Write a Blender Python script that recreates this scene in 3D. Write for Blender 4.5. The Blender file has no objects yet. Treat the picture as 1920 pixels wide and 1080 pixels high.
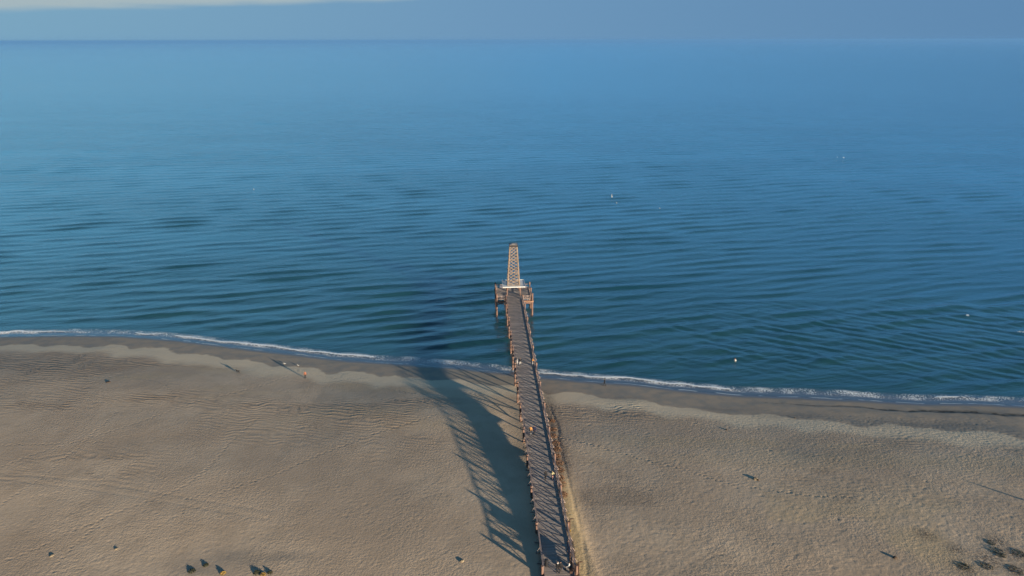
import bpy, bmesh, math, random
import numpy as np
from mathutils import Vector, Matrix
R = math.radians
S = bpy.context.scene
C = S.collection

# ------------------------------------------------------------------ camera
CAM_H = 75.0
cd = bpy.data.cameras.new('camera'); cam = bpy.data.objects.new('camera', cd); C.objects.link(cam)
cd.sensor_width = 36.0; cd.lens = 36.0 * 1300 / 1920
cd.clip_start = 1.0; cd.clip_end = 200000.0
cam.location = (0, 0, CAM_H)
cam.rotation_euler = (Matrix.Rotation(R(90 - 19.68), 3, 'X') @ Matrix.Rotation(R(-0.12), 3, 'Z')).to_euler()
S.camera = cam
CM = cam.rotation_euler.to_matrix()

# ------------------------------------------------------------------ light
SUN_EL, SUN_AZ = 8.0, 135.0            # azimuth clockwise from +Y
e_, a_ = R(SUN_EL), R(SUN_AZ)
to_sun = Vector((math.cos(e_) * math.sin(a_), math.cos(e_) * math.cos(a_), math.sin(e_)))
sl = bpy.data.lights.new('sun', 'SUN'); sl.energy = 5.0; sl.angle = R(0.9); sl.color = (1.0, 0.83, 0.60)
so = bpy.data.objects.new('sun', sl); C.objects.link(so)
so.rotation_euler = to_sun.to_track_quat('Z', 'Y').to_euler(); so.location = to_sun * 300

W = bpy.data.worlds.new('World'); S.world = W; W.use_nodes = True
wn, wl = W.node_tree.nodes, W.node_tree.links
wn.clear()
wo = wn.new('ShaderNodeOutputWorld'); bg = wn.new('ShaderNodeBackground'); sky = wn.new('ShaderNodeTexSky')
sky.sky_type = 'NISHITA'; sky.sun_disc = False; sky.sun_elevation = e_; sky.sun_rotation = a_
sky.altitude = 50; sky.air_density = 1.3; sky.dust_density = 0.6; sky.ozone_density = 2.5
bg.inputs['Strength'].default_value = 0.055
tc = wn.new('ShaderNodeTexCoord'); sp = wn.new('ShaderNodeSeparateXYZ'); wl.new(tc.outputs['Generated'], sp.inputs[0])
# low blue-grey stratus bank along the sea horizon, with a pale gap above it to the left
wmap = wn.new('ShaderNodeMapping'); wmap.inputs['Scale'].default_value = (14, 14, 110); wl.new(tc.outputs['Generated'], wmap.inputs[0])
wno = wn.new('ShaderNodeTexNoise'); wno.inputs['Scale'].default_value = 1.0; wno.inputs['Detail'].default_value = 6; wl.new(wmap.outputs[0], wno.inputs['Vector'])
def wmath(op, a, b=None, c=None):
    n = wn.new('ShaderNodeMath'); n.operation = op
    for i, v in enumerate((a, b, c)):
        if v is None: continue
        if isinstance(v, (int, float)): n.inputs[i].default_value = v
        else: wl.new(v, n.inputs[i])
    return n.outputs[0]
edge = wmath('MULTIPLY_ADD', sp.outputs['X'], 0.044, 0.0585)          # elevation of the bank's top, by azimuth
edge = wmath('ADD', edge, wmath('MULTIPLY_ADD', wno.outputs['Fac'], 0.009, -0.0045))
mk = wn.new('ShaderNodeMapRange'); mk.interpolation_type = 'SMOOTHSTEP'
wl.new(wmath('SUBTRACT', sp.outputs['Z'], edge), mk.inputs['Value'])
mk.inputs['From Min'].default_value = -0.005; mk.inputs['From Max'].default_value = 0.005
bank = wn.new('ShaderNodeValToRGB')                                    # colour of the bank, left to right
wl.new(wmath('MULTIPLY_ADD', sp.outputs['X'], 0.8, 0.5), bank.inputs['Fac'])
BANKC = [(0.0, (0.20, 0.38, 0.52)), (0.5, (0.15, 0.30, 0.48)), (1.0, (0.11, 0.24, 0.42))]
cr = bank.color_ramp
cr.elements[0].position, cr.elements[0].color = 0.0, (*BANKC[0][1], 1)
cr.elements[1].position, cr.elements[1].color = 1.0, (*BANKC[2][1], 1)
el = cr.elements.new(0.5); el.color = (*BANKC[1][1], 1)
NGAIN = 2.7
vb = wn.new('ShaderNodeVectorMath'); vb.operation = 'SCALE'; wl.new(bank.outputs[0], vb.inputs[0]); vb.inputs['Scale'].default_value = 6.8
pale = wn.new('ShaderNodeMix'); pale.data_type = 'RGBA'                # thin pale cloud just above the bank
pm = wn.new('ShaderNodeMapRange'); pm.interpolation_type = 'SMOOTHSTEP'; wl.new(sp.outputs['Z'], pm.inputs['Value'])
pm.inputs['From Min'].default_value = 0.055; pm.inputs['From Max'].default_value = 0.085
lm = wn.new('ShaderNodeMapRange'); wl.new(sp.outputs['X'], lm.inputs['Value']); lm.inputs['From Min'].default_value = -.12; lm.inputs['From Max'].default_value = .06
wl.new(wmath('MAXIMUM', pm.outputs[0], lm.outputs[0]), pale.inputs['Factor']); pale.inputs['A'].default_value = (2.5, 3.15, 3.4, 1)
tint = wn.new('ShaderNodeMix'); tint.data_type = 'RGBA'; tint.blend_type = 'MULTIPLY'; tint.inputs['Factor'].default_value = 1
wl.new(sky.outputs[0], tint.inputs['A']); tint.inputs['B'].default_value = (.52, .62, .76, 1)
b1 = wn.new('ShaderNodeMapRange'); b1.interpolation_type = 'SMOOTHSTEP'; wl.new(sp.outputs['Z'], b1.inputs['Value'])
b1.inputs['From Min'].default_value = .75; b1.inputs['From Max'].default_value = .35
b2 = wn.new('ShaderNodeMapRange'); b2.interpolation_type = 'SMOOTHSTEP'; wl.new(sp.outputs['Y'], b2.inputs['Value'])
b2.inputs['From Min'].default_value = -.1; b2.inputs['From Max'].default_value = .5
b3 = wn.new('ShaderNodeMapRange'); b3.interpolation_type = 'SMOOTHSTEP'; wl.new(sp.outputs['Z'], b3.inputs['Value'])
b3.inputs['From Min'].default_value = .08; b3.inputs['From Max'].default_value = .36
gain = wmath('MULTIPLY_ADD', wmath('MULTIPLY', wmath('MULTIPLY', b1.outputs[0], b3.outputs[0]), b2.outputs[0]), NGAIN, .7)
vg = wn.new('ShaderNodeVectorMath'); vg.operation = 'SCALE'; wl.new(tint.outputs['Result'], vg.inputs[0]); wl.new(gain, vg.inputs['Scale'])
low = wn.new('ShaderNodeMix'); low.data_type = 'RGBA'      # the haze bank thins out upwards into the clear blue
b4 = wn.new('ShaderNodeMapRange'); b4.interpolation_type = 'SMOOTHSTEP'; wl.new(sp.outputs['Z'], b4.inputs['Value'])
b4.inputs['From Min'].default_value = .20; b4.inputs['From Max'].default_value = .72
vl = wn.new('ShaderNodeVectorMath'); vl.operation = 'MULTIPLY'; wl.new(vb.outputs[0], vl.inputs[0]); vl.inputs[1].default_value = (1.22, 2.0, 2.28)
wl.new(b4.outputs[0], low.inputs['Factor']); vs2 = wn.new('ShaderNodeVectorMath'); vs2.operation = 'SCALE'; wl.new(vl.outputs[0], vs2.inputs[0]); wl.new(wmath('MULTIPLY_ADD', b2.outputs[0], .65, .35), vs2.inputs['Scale']); wl.new(vs2.outputs[0], low.inputs['A']); wl.new(vg.outputs[0], low.inputs['B'])
wl.new(low.outputs['Result'], pale.inputs['B'])
mx = wn.new('ShaderNodeMix'); mx.data_type = 'RGBA'
wl.new(mk.outputs[0], mx.inputs['Factor']); wl.new(vb.outputs[0], mx.inputs['A']); wl.new(pale.outputs['Result'], mx.inputs['B'])
wl.new(mx.outputs['Result'], bg.inputs['Color']); wl.new(bg.outputs[0], wo.inputs[0])

vs = S.view_settings
vs.view_transform = 'Standard'; vs.look = 'None'; vs.gamma = 1.0; vs.use_curve_mapping = False
vs.exposure = 1.45
S.cycles.max_bounces = 5; S.cycles.volume_bounces = 0; S.cycles.use_denoising = True

# ------------------------------------------------------------------ helpers
def hash2(ix, iy, seed):
    n = (ix.astype(np.int64) * 374761393 + iy.astype(np.int64) * 668265263 + seed * 2147483647) & 0xffffffff
    n = ((n ^ (n >> 13)) * 1274126177) & 0xffffffff
    n = n ^ (n >> 16)
    return (n & 0xffffff) / float(0xffffff)
def vnoise(x, y, seed=0):
    ix, iy = np.floor(x), np.floor(y); fx, fy = x - ix, y - iy
    ix, iy = ix.astype(np.int64), iy.astype(np.int64)
    fx = fx * fx * fx * (fx * (fx * 6 - 15) + 10); fy = fy * fy * fy * (fy * (fy * 6 - 15) + 10)
    a, b = hash2(ix, iy, seed), hash2(ix + 1, iy, seed)
    c, d = hash2(ix, iy + 1, seed), hash2(ix + 1, iy + 1, seed)
    return (a + (b - a) * fx) * (1 - fy) + (c + (d - c) * fx) * fy
def fbm(x, y, seed=0, oct=4, gain=0.5):
    s, a, t = 0, 1.0, 0
    for i in range(oct):
        s = s + a * vnoise(x * 2 ** i + 17.3 * i, y * 2 ** i - 9.1 * i, seed + i); t += a; a *= gain
    return s / t
def sstep(a, b, x):
    t = np.clip((x - a) / (b - a), 0, 1); return t * t * (3 - 2 * t)

def ray(px, py):
    return CM @ Vector(((px - 960) / 1300, (540 - py) / 1300, -1.0))
def at_z(px, py, z):
    d = ray(px, py); t = (z - CAM_H) / d.z
    return Vector((d.x * t, d.y * t, z))

# swash edge (where the thin water film ends), from the sea's outline, at z = 0
EDGE_PX = [(-500, 640), (-200, 632), (0, 631), (130, 629), (230, 630), (330, 638), (430, 650), (530, 662), (640, 675), (760, 683), (860, 690),
           (940, 699), (1010, 707), (1100, 715), (1180, 720), (1270, 731), (1380, 741), (1500, 745), (1620, 751),
           (1730, 757), (1830, 757), (1920, 762), (2150, 772), (2500, 785)]
_e = [at_z(px, py, 0) for px, py in EDGE_PX]
EX = np.array([-40000, -600] + [p.x for p in _e] + [500, 40000.]); EY = np.array([182, 181] + [p.y for p in _e] + [118, 118.])
def seaward(x, y):
    """signed metres seaward of the swash edge"""
    return (y - np.interp(x, EX, EY)) * 0.97

# pier axis
PO = Vector((6.52, 77.6, 0)); PA = R(3.07)
PUX, PUY = math.cos(PA), math.sin(PA)
def pier_uv(x, y):
    dx, dy = x - PO.x, y - PO.y
    return dx * PUX + dy * PUY, -dx * PUY + dy * PUX
def pier_pt(u, v, z=0):
    return Vector((PO.x + u * PUX - v * PUY, PO.y + u * PUY + v * PUX, z))
DECK = 5.0

RUT_PX = [(1030, 760), (1038.5, 780), (1048.7, 805.6), (1046, 821), (1055, 856), (1059.7, 875), (1066, 898.5), (1070.5, 922), (1081.4, 965), (1090.8, 998), (1096, 1036), (1099, 1067), (1100, 1100)]
_t = np.arange(-60, 160, 1.); _z = np.interp(_t, [-60, -20, 0, 9, 17, 30, 43, 55, 66, 90, 160], [-4, -1.4, 0, .72, 1.5, 2.82, 3.75, 4.35, 4.66, 4.72, 4.75])
_k = np.hanning(13); _s = np.convolve(_z, _k / _k.sum(), 'same'); _z[12:-12] = np.where(_t[12:-12] > 8, _s[12:-12], _z[12:-12])
PROF_T = np.concatenate([[-400], _t, [400, 40000]]); PROF_Z = np.concatenate([[-12], _z, [4.75, 4.75]])
def ground_base(x, y):
    t = -seaward(x, y)
    z = np.interp(t, PROF_T, PROF_Z)
    k = sstep(3, 15, t)
    z = z + k * (fbm(x / 40, y / 25, 5, 3) - .5) * .24
    u, v = pier_uv(x, y)
    near = sstep(8, 30, t)
    z = z + .42 * np.exp(-((t - 25) / 10.5) ** 2) * sstep(4, 14, t) * sstep(-3, -11, u) * (.25 + .75 * sstep(-48, -26, u))    # low berm left of the pier
    # bank of sand lodged against the sunny side of the pier near its landward end
    z = z + .55 * np.exp(-((u - 2.9) / 1.8) ** 2) * (u > 0) * sstep(34, 2, v) * near
    z = np.where(np.abs(u) < 9, np.minimum(z, DECK - .24 - .25 * sstep(15, 40, v)), z)
    return z
def ground_pt(px, py):
    z = 3.0
    for _ in range(12):
        p = at_z(px, py, z); z = float(ground_base(np.array([p.x]), np.array([p.y]))[0])
    p.z = z
    return p
def gz(x, y): return float(ground_base(np.array([float(x)]), np.array([float(y)]))[0])

def mat(name, col, rough=.8, var=.0, scale=4.0, bump=0.0, stretch=(1, 1, 1), metal=0.0, spec=.3, col2=None):
    m = bpy.data.materials.new(name); m.use_nodes = True
    n, l = m.node_tree.nodes, m.node_tree.links; b = n['Principled BSDF']
    b.inputs['Roughness'].default_value = rough; b.inputs['Metallic'].default_value = metal
    b.inputs['Specular IOR Level'].default_value = spec
    t = n.new('ShaderNodeTexCoord'); mp = n.new('ShaderNodeMapping'); mp.inputs['Scale'].default_value = stretch
    l.new(t.outputs['Object'], mp.inputs[0])
    no = n.new('ShaderNodeTexNoise'); no.inputs['Scale'].default_value = scale; no.inputs['Detail'].default_value = 5
    l.new(mp.outputs[0], no.inputs['Vector'])
    mi = n.new('ShaderNodeMix'); mi.data_type = 'RGBA'
    c1 = [min(1, c * (1 - var)) for c in col]; c2 = col2 or [min(1, c * (1 + var)) for c in col]
    mi.inputs['A'].default_value = (*c1, 1); mi.inputs['B'].default_value = (*c2, 1)
    rr = n.new('ShaderNodeMapRange'); rr.inputs['From Min'].default_value = .3; rr.inputs['From Max'].default_value = .7
    l.new(no.outputs['Fac'], rr.inputs['Value']); l.new(rr.outputs[0], mi.inputs['Factor']); l.new(mi.outputs['Result'], b.inputs['Base Color'])
    if bump:
        bu = n.new('ShaderNodeBump'); bu.inputs['Strength'].default_value = 1; bu.inputs['Distance'].default_value = bump
        l.new(no.outputs['Fac'], bu.inputs['Height']); l.new(bu.outputs[0], b.inputs['Normal'])
    return m

M = dict(
    pile=mat('pile_wood', (.145, .088, .070), .85, .4, 3, .01, (3, 3, .6)),
    rail=mat('rail_wood', (.21, .165, .155), .85, .3, 2.5, .004),
    beam=mat('beam_wood', (.22, .13, .09), .9, .35, 1.5),
    tower=mat('tower_wood', (.20, .15, .115), .8, .2, 2.0),
    towerdark=mat('tower_cap_dark', (.02, .016, .016), .7, .3, 3),
    grey=mat('cap_grey', (.20, .185, .185), .6, .15, 3),
    white=mat('platform_white', (.46, .48, .50), .5, .12, 1.2),
    black=mat('black_painted', (.015, .015, .018), .5, .3, 5),
    darkmetal=mat('dark_brown_metal', (.05, .028, .02), .6, .3, 5),
    panel=mat('dark_blue_panel', (.02, .028, .06), .5, .3, 3),
    skin=mat('skin', (.28, .17, .12), .6, .05), hair=mat('dark_hair', (.02, .014, .01), .7, .2),
    cblack=mat('black_cloth', (.012, .012, .014), .9, .3, 8), cnavy=mat('navy_cloth', (.012, .014, .045), .9, .3, 8),
    corange=mat('orange_cloth', (.38, .18, .055), .85, .15, 8), cwhite=mat('white_cloth', (.42, .42, .43), .85, .06, 8),
    ccream=mat('cream_cloth', (.38, .35, .20), .85, .1, 8), cpink=mat('pink_cloth', (.45, .25, .22), .85, .1, 8),
    cgrey=mat('grey_cloth', (.15, .15, .16), .85, .15, 8), cred=mat('coral_cloth', (.20, .08, .05), .85, .15, 8),
    shoe=mat('dark_shoe', (.02, .02, .02), .6, .2, 8),
    gull=mat('gull_white', (.5, .5, .5), .7, .05), gullwing=mat('gull_grey_wing', (.30, .32, .34), .7, .1), beak=mat('yellow_beak', (.6, .35, .05), .5),
    buoy=mat('buoy_white', (.36, .36, .37), .4, .04), buoyred=mat('buoy_orange', (.6, .15, .04), .5, .1),
    leaf=mat('dune_leaf', (.035, .040, .022), .8, .4, 6), leafy=mat('yellow_flowering_leaf', (.24, .16, .04), .8, .4, 6),
    dry=mat('dry_weed', (.14, .08, .05), .9, .5, 4), stem=mat('plant_stem', (.08, .05, .03), .9, .2),
    rock=mat('pale_clump', (.22, .18, .125), .95, .2, 3, .03), drift=mat('driftwood', (.05, .035, .025), .9, .3, 3),
    dog=mat('black_fur', (.012, .01, .01), .9, .3, 8), dogw=mat('white_fur', (.45, .43, .42), .9, .1, 8),
)

class MB:
    """collects shapes and links them as ONE mesh object"""
    def __init__(s): s.bm = bmesh.new()
    def box(s, a, b):
        (x0, y0, z0), (x1, y1, z1) = a, b
        v = [s.bm.verts.new(p) for p in ((x0, y0, z0), (x1, y0, z0), (x1, y1, z0), (x0, y1, z0), (x0, y0, z1), (x1, y0, z1), (x1, y1, z1), (x0, y1, z1))]
        for f in ((3, 2, 1, 0), (4, 5, 6, 7), (0, 1, 5, 4), (1, 2, 6, 5), (2, 3, 7, 6), (3, 0, 4, 7)): s.bm.faces.new([v[i] for i in f])
        return s
    def bar(s, p, q, w, h=None):
        p, q = Vector(p), Vector(q); h = h or w; d = (q - p)
        L = d.length; d.normalize()
        up = Vector((0, 0, 1)) if abs(d.z) < .95 else Vector((0, 1, 0))
        sx = d.cross(up).normalized(); sy = sx.cross(d)
        vs_ = []
        for t in (p, q):
            for i, j in ((-1, -1), (1, -1), (1, 1), (-1, 1)): vs_.append(s.bm.verts.new(t + sx * i * w / 2 + sy * j * h / 2))
        for f in ((3, 2, 1, 0), (4, 5, 6, 7), (0, 1, 5, 4), (1, 2, 6, 5), (2, 3, 7, 6), (3, 0, 4, 7)): s.bm.faces.new([vs_[i] for i in f])
        return s
    def tube(s, pts, rad, n=8, cap=True):
        pts = [Vector(p) for p in pts]; rings = []
        for i, p in enumerate(pts):
            d = (pts[min(i + 1, len(pts) - 1)] - pts[max(i - 1, 0)]).normalized()
            up = Vector((0, 0, 1)) if abs(d.z) < .9 else Vector((1, 0, 0))
            sx = d.cross(up).normalized(); sy = sx.cross(d); r = rad[i] if hasattr(rad, '__len__') else rad
            rings.append([s.bm.verts.new(p + (sx * math.cos(2 * math.pi * k / n) + sy * math.sin(2 * math.pi * k / n)) * r) for k in range(n)])
        for a, b in zip(rings, rings[1:]):
            for k in range(n): s.bm.faces.new((a[k], a[(k + 1) % n], b[(k + 1) % n], b[k]))
        if cap:
            s.bm.faces.new(rings[0][::-1]); s.bm.faces.new(rings[-1])
        return s
    def ell(s, c, r, rot=None, n=10, jit=0, rng=random):
        m = Matrix.Translation(Vector(c)) @ (rot.to_4x4() if rot else Matrix.Identity(4)) @ Matrix.Diagonal((*r, 1)).to_4x4()
        g = bmesh.ops.create_uvsphere(s.bm, u_segments=n, v_segments=max(4, n * 2 // 3), radius=1, matrix=m)
        if jit:
            for v in g['verts']: v.co += Vector((rng.uniform(-1, 1), rng.uniform(-1, 1), rng.uniform(-1, 1))) * jit
        return s
    def limb(s, pts, rad):
        """tapered limb: overlapping tubes and balls, fused later by a remesh"""
        for p, r in zip(pts, rad): s.ell(p, (r, r, r), n=10)
        for (p, q), (a, b) in zip(zip(pts, pts[1:]), zip(rad, rad[1:])): s.tube([p, q], [a, b], 10)
        return s
    def build(s, name, m, parent=None, loc=(0, 0, 0), smooth=False, rz=0, remesh=None):
        bmesh.ops.recalc_face_normals(s.bm, faces=s.bm.faces)
        me = bpy.data.meshes.new(name); s.bm.to_mesh(me); s.bm.free(); me.materials.append(m)
        o = bpy.data.objects.new(name, me); C.objects.link(o)
        o.location = loc; o.rotation_euler.z = rz
        if parent: o.parent = parent
        if remesh:
            md = o.modifiers.new('r', 'REMESH'); md.mode = 'VOXEL'; md.voxel_size = remesh; md.use_smooth_shade = True
            bpy.context.view_layer.update()
            dg = bpy.context.evaluated_depsgraph_get()
            nm = bpy.data.meshes.new_from_object(o.evaluated_get(dg)); o.modifiers.clear(); o.data = nm; nm.name = name
            if not nm.materials: nm.materials.append(m)
        if smooth: o.data.polygons.foreach_set('use_smooth', [True] * len(o.data.polygons))
        return o
def tag(o, label=None, cat=None, group=None, kind=None):
    for k, v in (('label', label), ('category', cat), ('group', group), ('kind', kind)):
        if v: o[k] = v
    return o
def empty(name, loc, rz=0, label=None, cat=None, group=None, parent=None):
    o = bpy.data.objects.new(name, None); C.objects.link(o); o.location = loc; o.rotation_euler.z = rz
    o.empty_display_size = .3
    if parent: o.parent = parent
    return tag(o, label, cat, group)
def copy_tree(o, parent=None):
    c = o.copy(); C.objects.link(c); c.parent = parent
    for ch in list(o.children): copy_tree(ch, c)
    return c

def grid_mesh(name, X, Y, Z, m, attrs=None):
    nr, nc = X.shape
    me = bpy.data.meshes.new(name)
    me.vertices.add(nr * nc); co = np.stack([X, Y, Z], -1).astype(np.float32).ravel(); me.vertices.foreach_set('co', co)
    i = np.arange((nr - 1) * (nc - 1)); r, c = i // (nc - 1), i % (nc - 1); a = r * nc + c
    q = np.stack([a, a + 1, a + nc + 1, a + nc], -1).astype(np.int32)
    me.loops.add(q.size); me.loops.foreach_set('vertex_index', q.ravel())
    me.polygons.add(len(q)); me.polygons.foreach_set('loop_start', (np.arange(len(q)) * 4).astype(np.int32))
    me.polygons.foreach_set('use_smooth', np.ones(len(q), dtype=bool))
    me.update(calc_edges=True)
    for k, v in (attrs or {}).items():
        at = me.attributes.new(k, 'FLOAT', 'POINT'); at.data.foreach_set('value', v.astype(np.float32).ravel())
    me.materials.append(m)
    o = bpy.data.objects.new(name, me); C.objects.link(o)
    return o

class NT:
    """small wrapper to write node graphs"""
    def __init__(s, m): s.n, s.l = m.node_tree.nodes, m.node_tree.links
    def _in(s, sock, v):
        if isinstance(v, bpy.types.NodeSocket): s.l.new(v, sock)
        elif v is not None: sock.default_value = v
    def math(s, op, a, b=None, c=None, clamp=False):
        n = s.n.new('ShaderNodeMath'); n.operation = op; n.use_clamp = clamp
        for i, v in enumerate((a, b, c)): s._in(n.inputs[i], v)
        return n.outputs[0]
    def attr(s, name):
        n = s.n.new('ShaderNodeAttribute'); n.attribute_name = name; return n.outputs['Fac']
    def ss(s, v, a, b, lo=0., hi=1.):
        n = s.n.new('ShaderNodeMapRange'); n.interpolation_type = 'SMOOTHSTEP'; s._in(n.inputs['Value'], v)
        s._in(n.inputs['From Min'], a); s._in(n.inputs['From Max'], b); n.inputs['To Min'].default_value = lo; n.inputs['To Max'].default_value = hi
        return n.outputs[0]
    def noise(s, scale, stretch=(1, 1, 1), detail=4, rough=.5, rot=0., off=(0, 0, 0), dist=0.):
        t = s.n.new('ShaderNodeTexCoord'); mp = s.n.new('ShaderNodeMapping')
        mp.inputs['Rotation'].default_value = (0, 0, rot); mp.inputs['Location'].default_value = off
        mp2 = s.n.new('ShaderNodeMapping'); mp2.inputs['Scale'].default_value = stretch
        s.l.new(t.outputs['Object'], mp.inputs[0]); s.l.new(mp.outputs[0], mp2.inputs[0])
        n = s.n.new('ShaderNodeTexNoise'); n.inputs['Scale'].default_value = scale; n.inputs['Detail'].default_value = detail
        n.inputs['Roughness'].default_value = rough; n.inputs['Distortion'].default_value = dist
        s.l.new(mp2.outputs[0], n.inputs['Vector']); return n.outputs['Fac']
    def mix(s, f, a, b):
        n = s.n.new('ShaderNodeMix'); n.data_type = 'RGBA'; s._in(n.inputs['Factor'], f)
        for k, v in (('A', a), ('B', b)):
            s._in(n.inputs[k], (*v, 1) if isinstance(v, tuple) and len(v) == 3 else v)
        return n.outputs['Result']
    def bump(s, h, dist, normal=None, strength=1.):
        n = s.n.new('ShaderNodeBump'); s._in(n.inputs['Height'], h); s._in(n.inputs['Distance'], dist); s._in(n.inputs['Strength'], strength)
        if normal is not None: s.l.new(normal, n.inputs['Normal'])
        return n.outputs[0]

# ------------------------------------------------------------------ beach (one ground sheet reaching the horizon)
def make_ground():
    m = bpy.data.materials.new('sand'); m.use_nodes = True; N = NT(m); b = N.n['Principled BSDF']
    t = N.attr('shore'); rip = N.attr('ripple'); tuft = N.attr('litter'); wr = N.attr('dark_line'); warm = N.attr('warm'); damp_shade = N.attr('damp')
    big = N.noise(.05, detail=5, rough=.55); mid = N.noise(.35, detail=5); fine = N.noise(2.2, detail=5, rough=.65)
    c = N.mix(N.ss(big, .35, .65), (.375, .288, .208), (.475, .372, .270))
    c = N.mix(N.math('MULTIPLY', N.ss(mid, .45, .7), .35), c, (.31, .238, .168))
    c = N.mix(N.math('MULTIPLY', N.ss(fine, .5, .75), .3), c, (.26, .205, .155))
    c = N.mix(warm, c, (.46, .35, .19))
    c = N.mix(N.math('MULTIPLY', rip, .5), c, (.26, .195, .14))
    # pale drying band just above the wet sand
    te = N.math('ADD', N.attr('shore_wet'), N.math('MULTIPLY', N.math('SUBTRACT', N.noise(.075, detail=4, rough=.6), .5), 9.))
    pale = N.math('MULTIPLY', N.ss(te, 5.6, 6.0), N.ss(te, 9, 13, 1., 0.))
    c = N.mix(N.math('MULTIPLY', pale, .9), c, (.57, .475, .345))
    wet = N.ss(te, 5.0, 6.2, 1., 0.)
    wetc = N.mix(N.ss(mid, .4, .65), (.30, .25, .195), (.235, .215, .185))
    c = N.mix(wet, c, wetc)
    wet2 = N.ss(N.math('ADD', t, N.math('MULTIPLY', N.math('SUBTRACT', mid, .5), 1.5)), .2, 1.8, 1., 0.)
    c = N.mix(wet2, c, (.12, .125, .14))
    c = N.mix(N.math('MULTIPLY', damp_shade, .6), c, (.13, .13, .125))
    sp_ = N.noise(4.5, detail=3, rough=.7)
    c = N.mix(N.math('MULTIPLY', tuft, N.ss(sp_, .45, .52)), c, (.055, .042, .035))
    c = N.mix(wr, c, (.035, .03, .022))
    N.l.new(c, b.inputs['Base Color'])
    rg = N.math('SUBTRACT', .92, N.math('MULTIPLY', wet2, .55)); N.l.new(rg, b.inputs['Roughness'])
    b.inputs['Specular IOR Level'].default_value = .25
    # relief finer than the mesh: trampled grains, footprints
    dry = N.ss(te, 4.5, 8)
    h = N.math('MULTIPLY', N.noise(2.6, detail=4, rough=.62), N.math('MULTIPLY', N.math('MULTIPLY_ADD', dry, .048, .008), N.ss(N.noise(.09, detail=3), .35, .65, .5, 1.3)))
    nb = N.bump(h, 1.0)
    N.l.new(nb, b.inputs['Normal'])

    ys = np.concatenate([[-40000, -5000, -800, -150, -40, 0, 30, 50, 60], np.arange(68, 182, .22), [183, 190, 200, 215, 240, 280, 400, 900, 5000, 40000]])
    xs = np.concatenate([[-40000, -5000, -1000, -400, -250, -180], np.arange(-145, 130, .27), [140, 170, 230, 400, 1000, 5000, 40000]])
    X, Y = np.meshgrid(xs, ys)
    Z = ground_base(X, Y); t_ = -seaward(X, Y)
    dry = sstep(5, 10, t_ + (fbm(X / 13, Y / 13, 31, 3) - .5) * 6)
    u, v = pier_uv(X, Y)
    # churned relief
    ch = (fbm(X / .7, Y / .7, 41, 3, .6) - .5) * .020 * (.35 + .9 * sstep(.35, .7, fbm(X / 22, Y / 14, 43, 3)))
    # right half more trampled than left
    ch *= np.where(u > 0, 1.25, .75) * (1 + .4 * sstep(120, 85, Y))
    # wind ripples in patches
    rp = sstep(.50, .66, fbm(X / 26, Y / 9, 51, 3)) * sstep(10, 16, t_) * np.where(u < 0, 1., .35) * sstep(60, 20, t_)
    rp = np.maximum(rp, np.exp(-((X - 20) / 11) ** 2 - ((Y - 127) / 5) ** 2))
    for px, py, rx_, ry_ in ((310, 748, 17, 4), (90, 757, 12, 3.5), (470, 760, 12, 3), (150, 875, 14, 5), (1075, 775, 4, 4), (1190, 762, 5, 2)):
        p = ground_pt(px, py); rp = np.maximum(rp, 1.3 * np.exp(-((X - p.x) / rx_) ** 2 - ((Y - p.y) / ry_) ** 2) * sstep(.3, .6, fbm(X / 5, Y / 3, 59, 3)))
    rp = rp * (.5 + .9 * fbm(X / 4, Y / 3, 63, 2))
    wob = fbm(X / 5, Y / 5, 53, 3) * 5
    rip = np.sin(2 * math.pi * (Y * .98 + X * .22 + wob * .9) / 1.15) * .030 * rp
    Z = Z + dry * (ch + rip) + (1 - dry) * (fbm(X / 6, Y / 3, 57, 3) - .5) * .05 * sstep(0, 2, t_)
    # footprints: strings of pits across the beach
    rng = np.random.default_rng(4)
    x0, y0, dx, dy = -145, 68, .27, .22
    ix0 = 6; iy0 = 9
    def pit(px, py, r, d):
        ci, ri = int(round((px - x0) / dx)) + ix0, int(round((py - y0) / dy)) + iy0
        k = 4
        if ci < ix0 + k or ci > ix0 + 1010 or ri < iy0 + k or ri > iy0 + 505: return
        sl_ = (slice(ri - k, ri + k + 1), slice(ci - k, ci + k + 1))
        q = ((X[sl_] - px) ** 2 + (Y[sl_] - py) ** 2) / r ** 2
        Z[sl_] -= d * np.exp(-q) - d * .35 * np.exp(-(np.sqrt(q) - 1.5) ** 2 * 4)
    for _ in range(95):
        px, py = rng.uniform(-120, 120), rng.uniform(70, 160); an = rng.uniform(0, 6.28); n = rng.integers(20, 90); dp = .055 if _ < 22 else .016
        if px > 8: py = rng.uniform(70, 130)
        for k in range(n):
            an += rng.normal(0, .06); px += .72 * math.cos(an); py += .72 * math.sin(an)
            sd = (-1) ** k * .14
            if 6 < -seaward(px, py) and abs(pier_uv(px, py)[0]) > 2.6: pit(px - sd * math.sin(an), py + sd * math.cos(an), .27, rng.uniform(.5, 1) * dp)
    for _ in range(9000):
        px, py = (rng.uniform(6, 100), rng.uniform(70, 128)) if rng.random() < .8 else (rng.uniform(-80, 2), rng.uniform(70, 100))
        if 7 < -seaward(px, py) and abs(pier_uv(px, py)[0]) > 2.8: pit(px, py, rng.uniform(.2, .34), rng.uniform(.006, .022))
    # rut running beside the pier
    rp_ = [ground_pt(*p) for p in RUT_PX]
    ry = np.array([p.y for p in rp_])[::-1]; rx = np.array([p.x for p in rp_])[::-1]
    dr = np.abs(X - np.interp(Y, ry, rx) - .25 * (vnoise(Y / 1.5, Y * 0, 77) - .5)); inr = (Y < ry[-1]) & (Y > 60)
    Z -= np.where(inr, .07 * np.exp(-(dr / .16) ** 2), 0)
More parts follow.
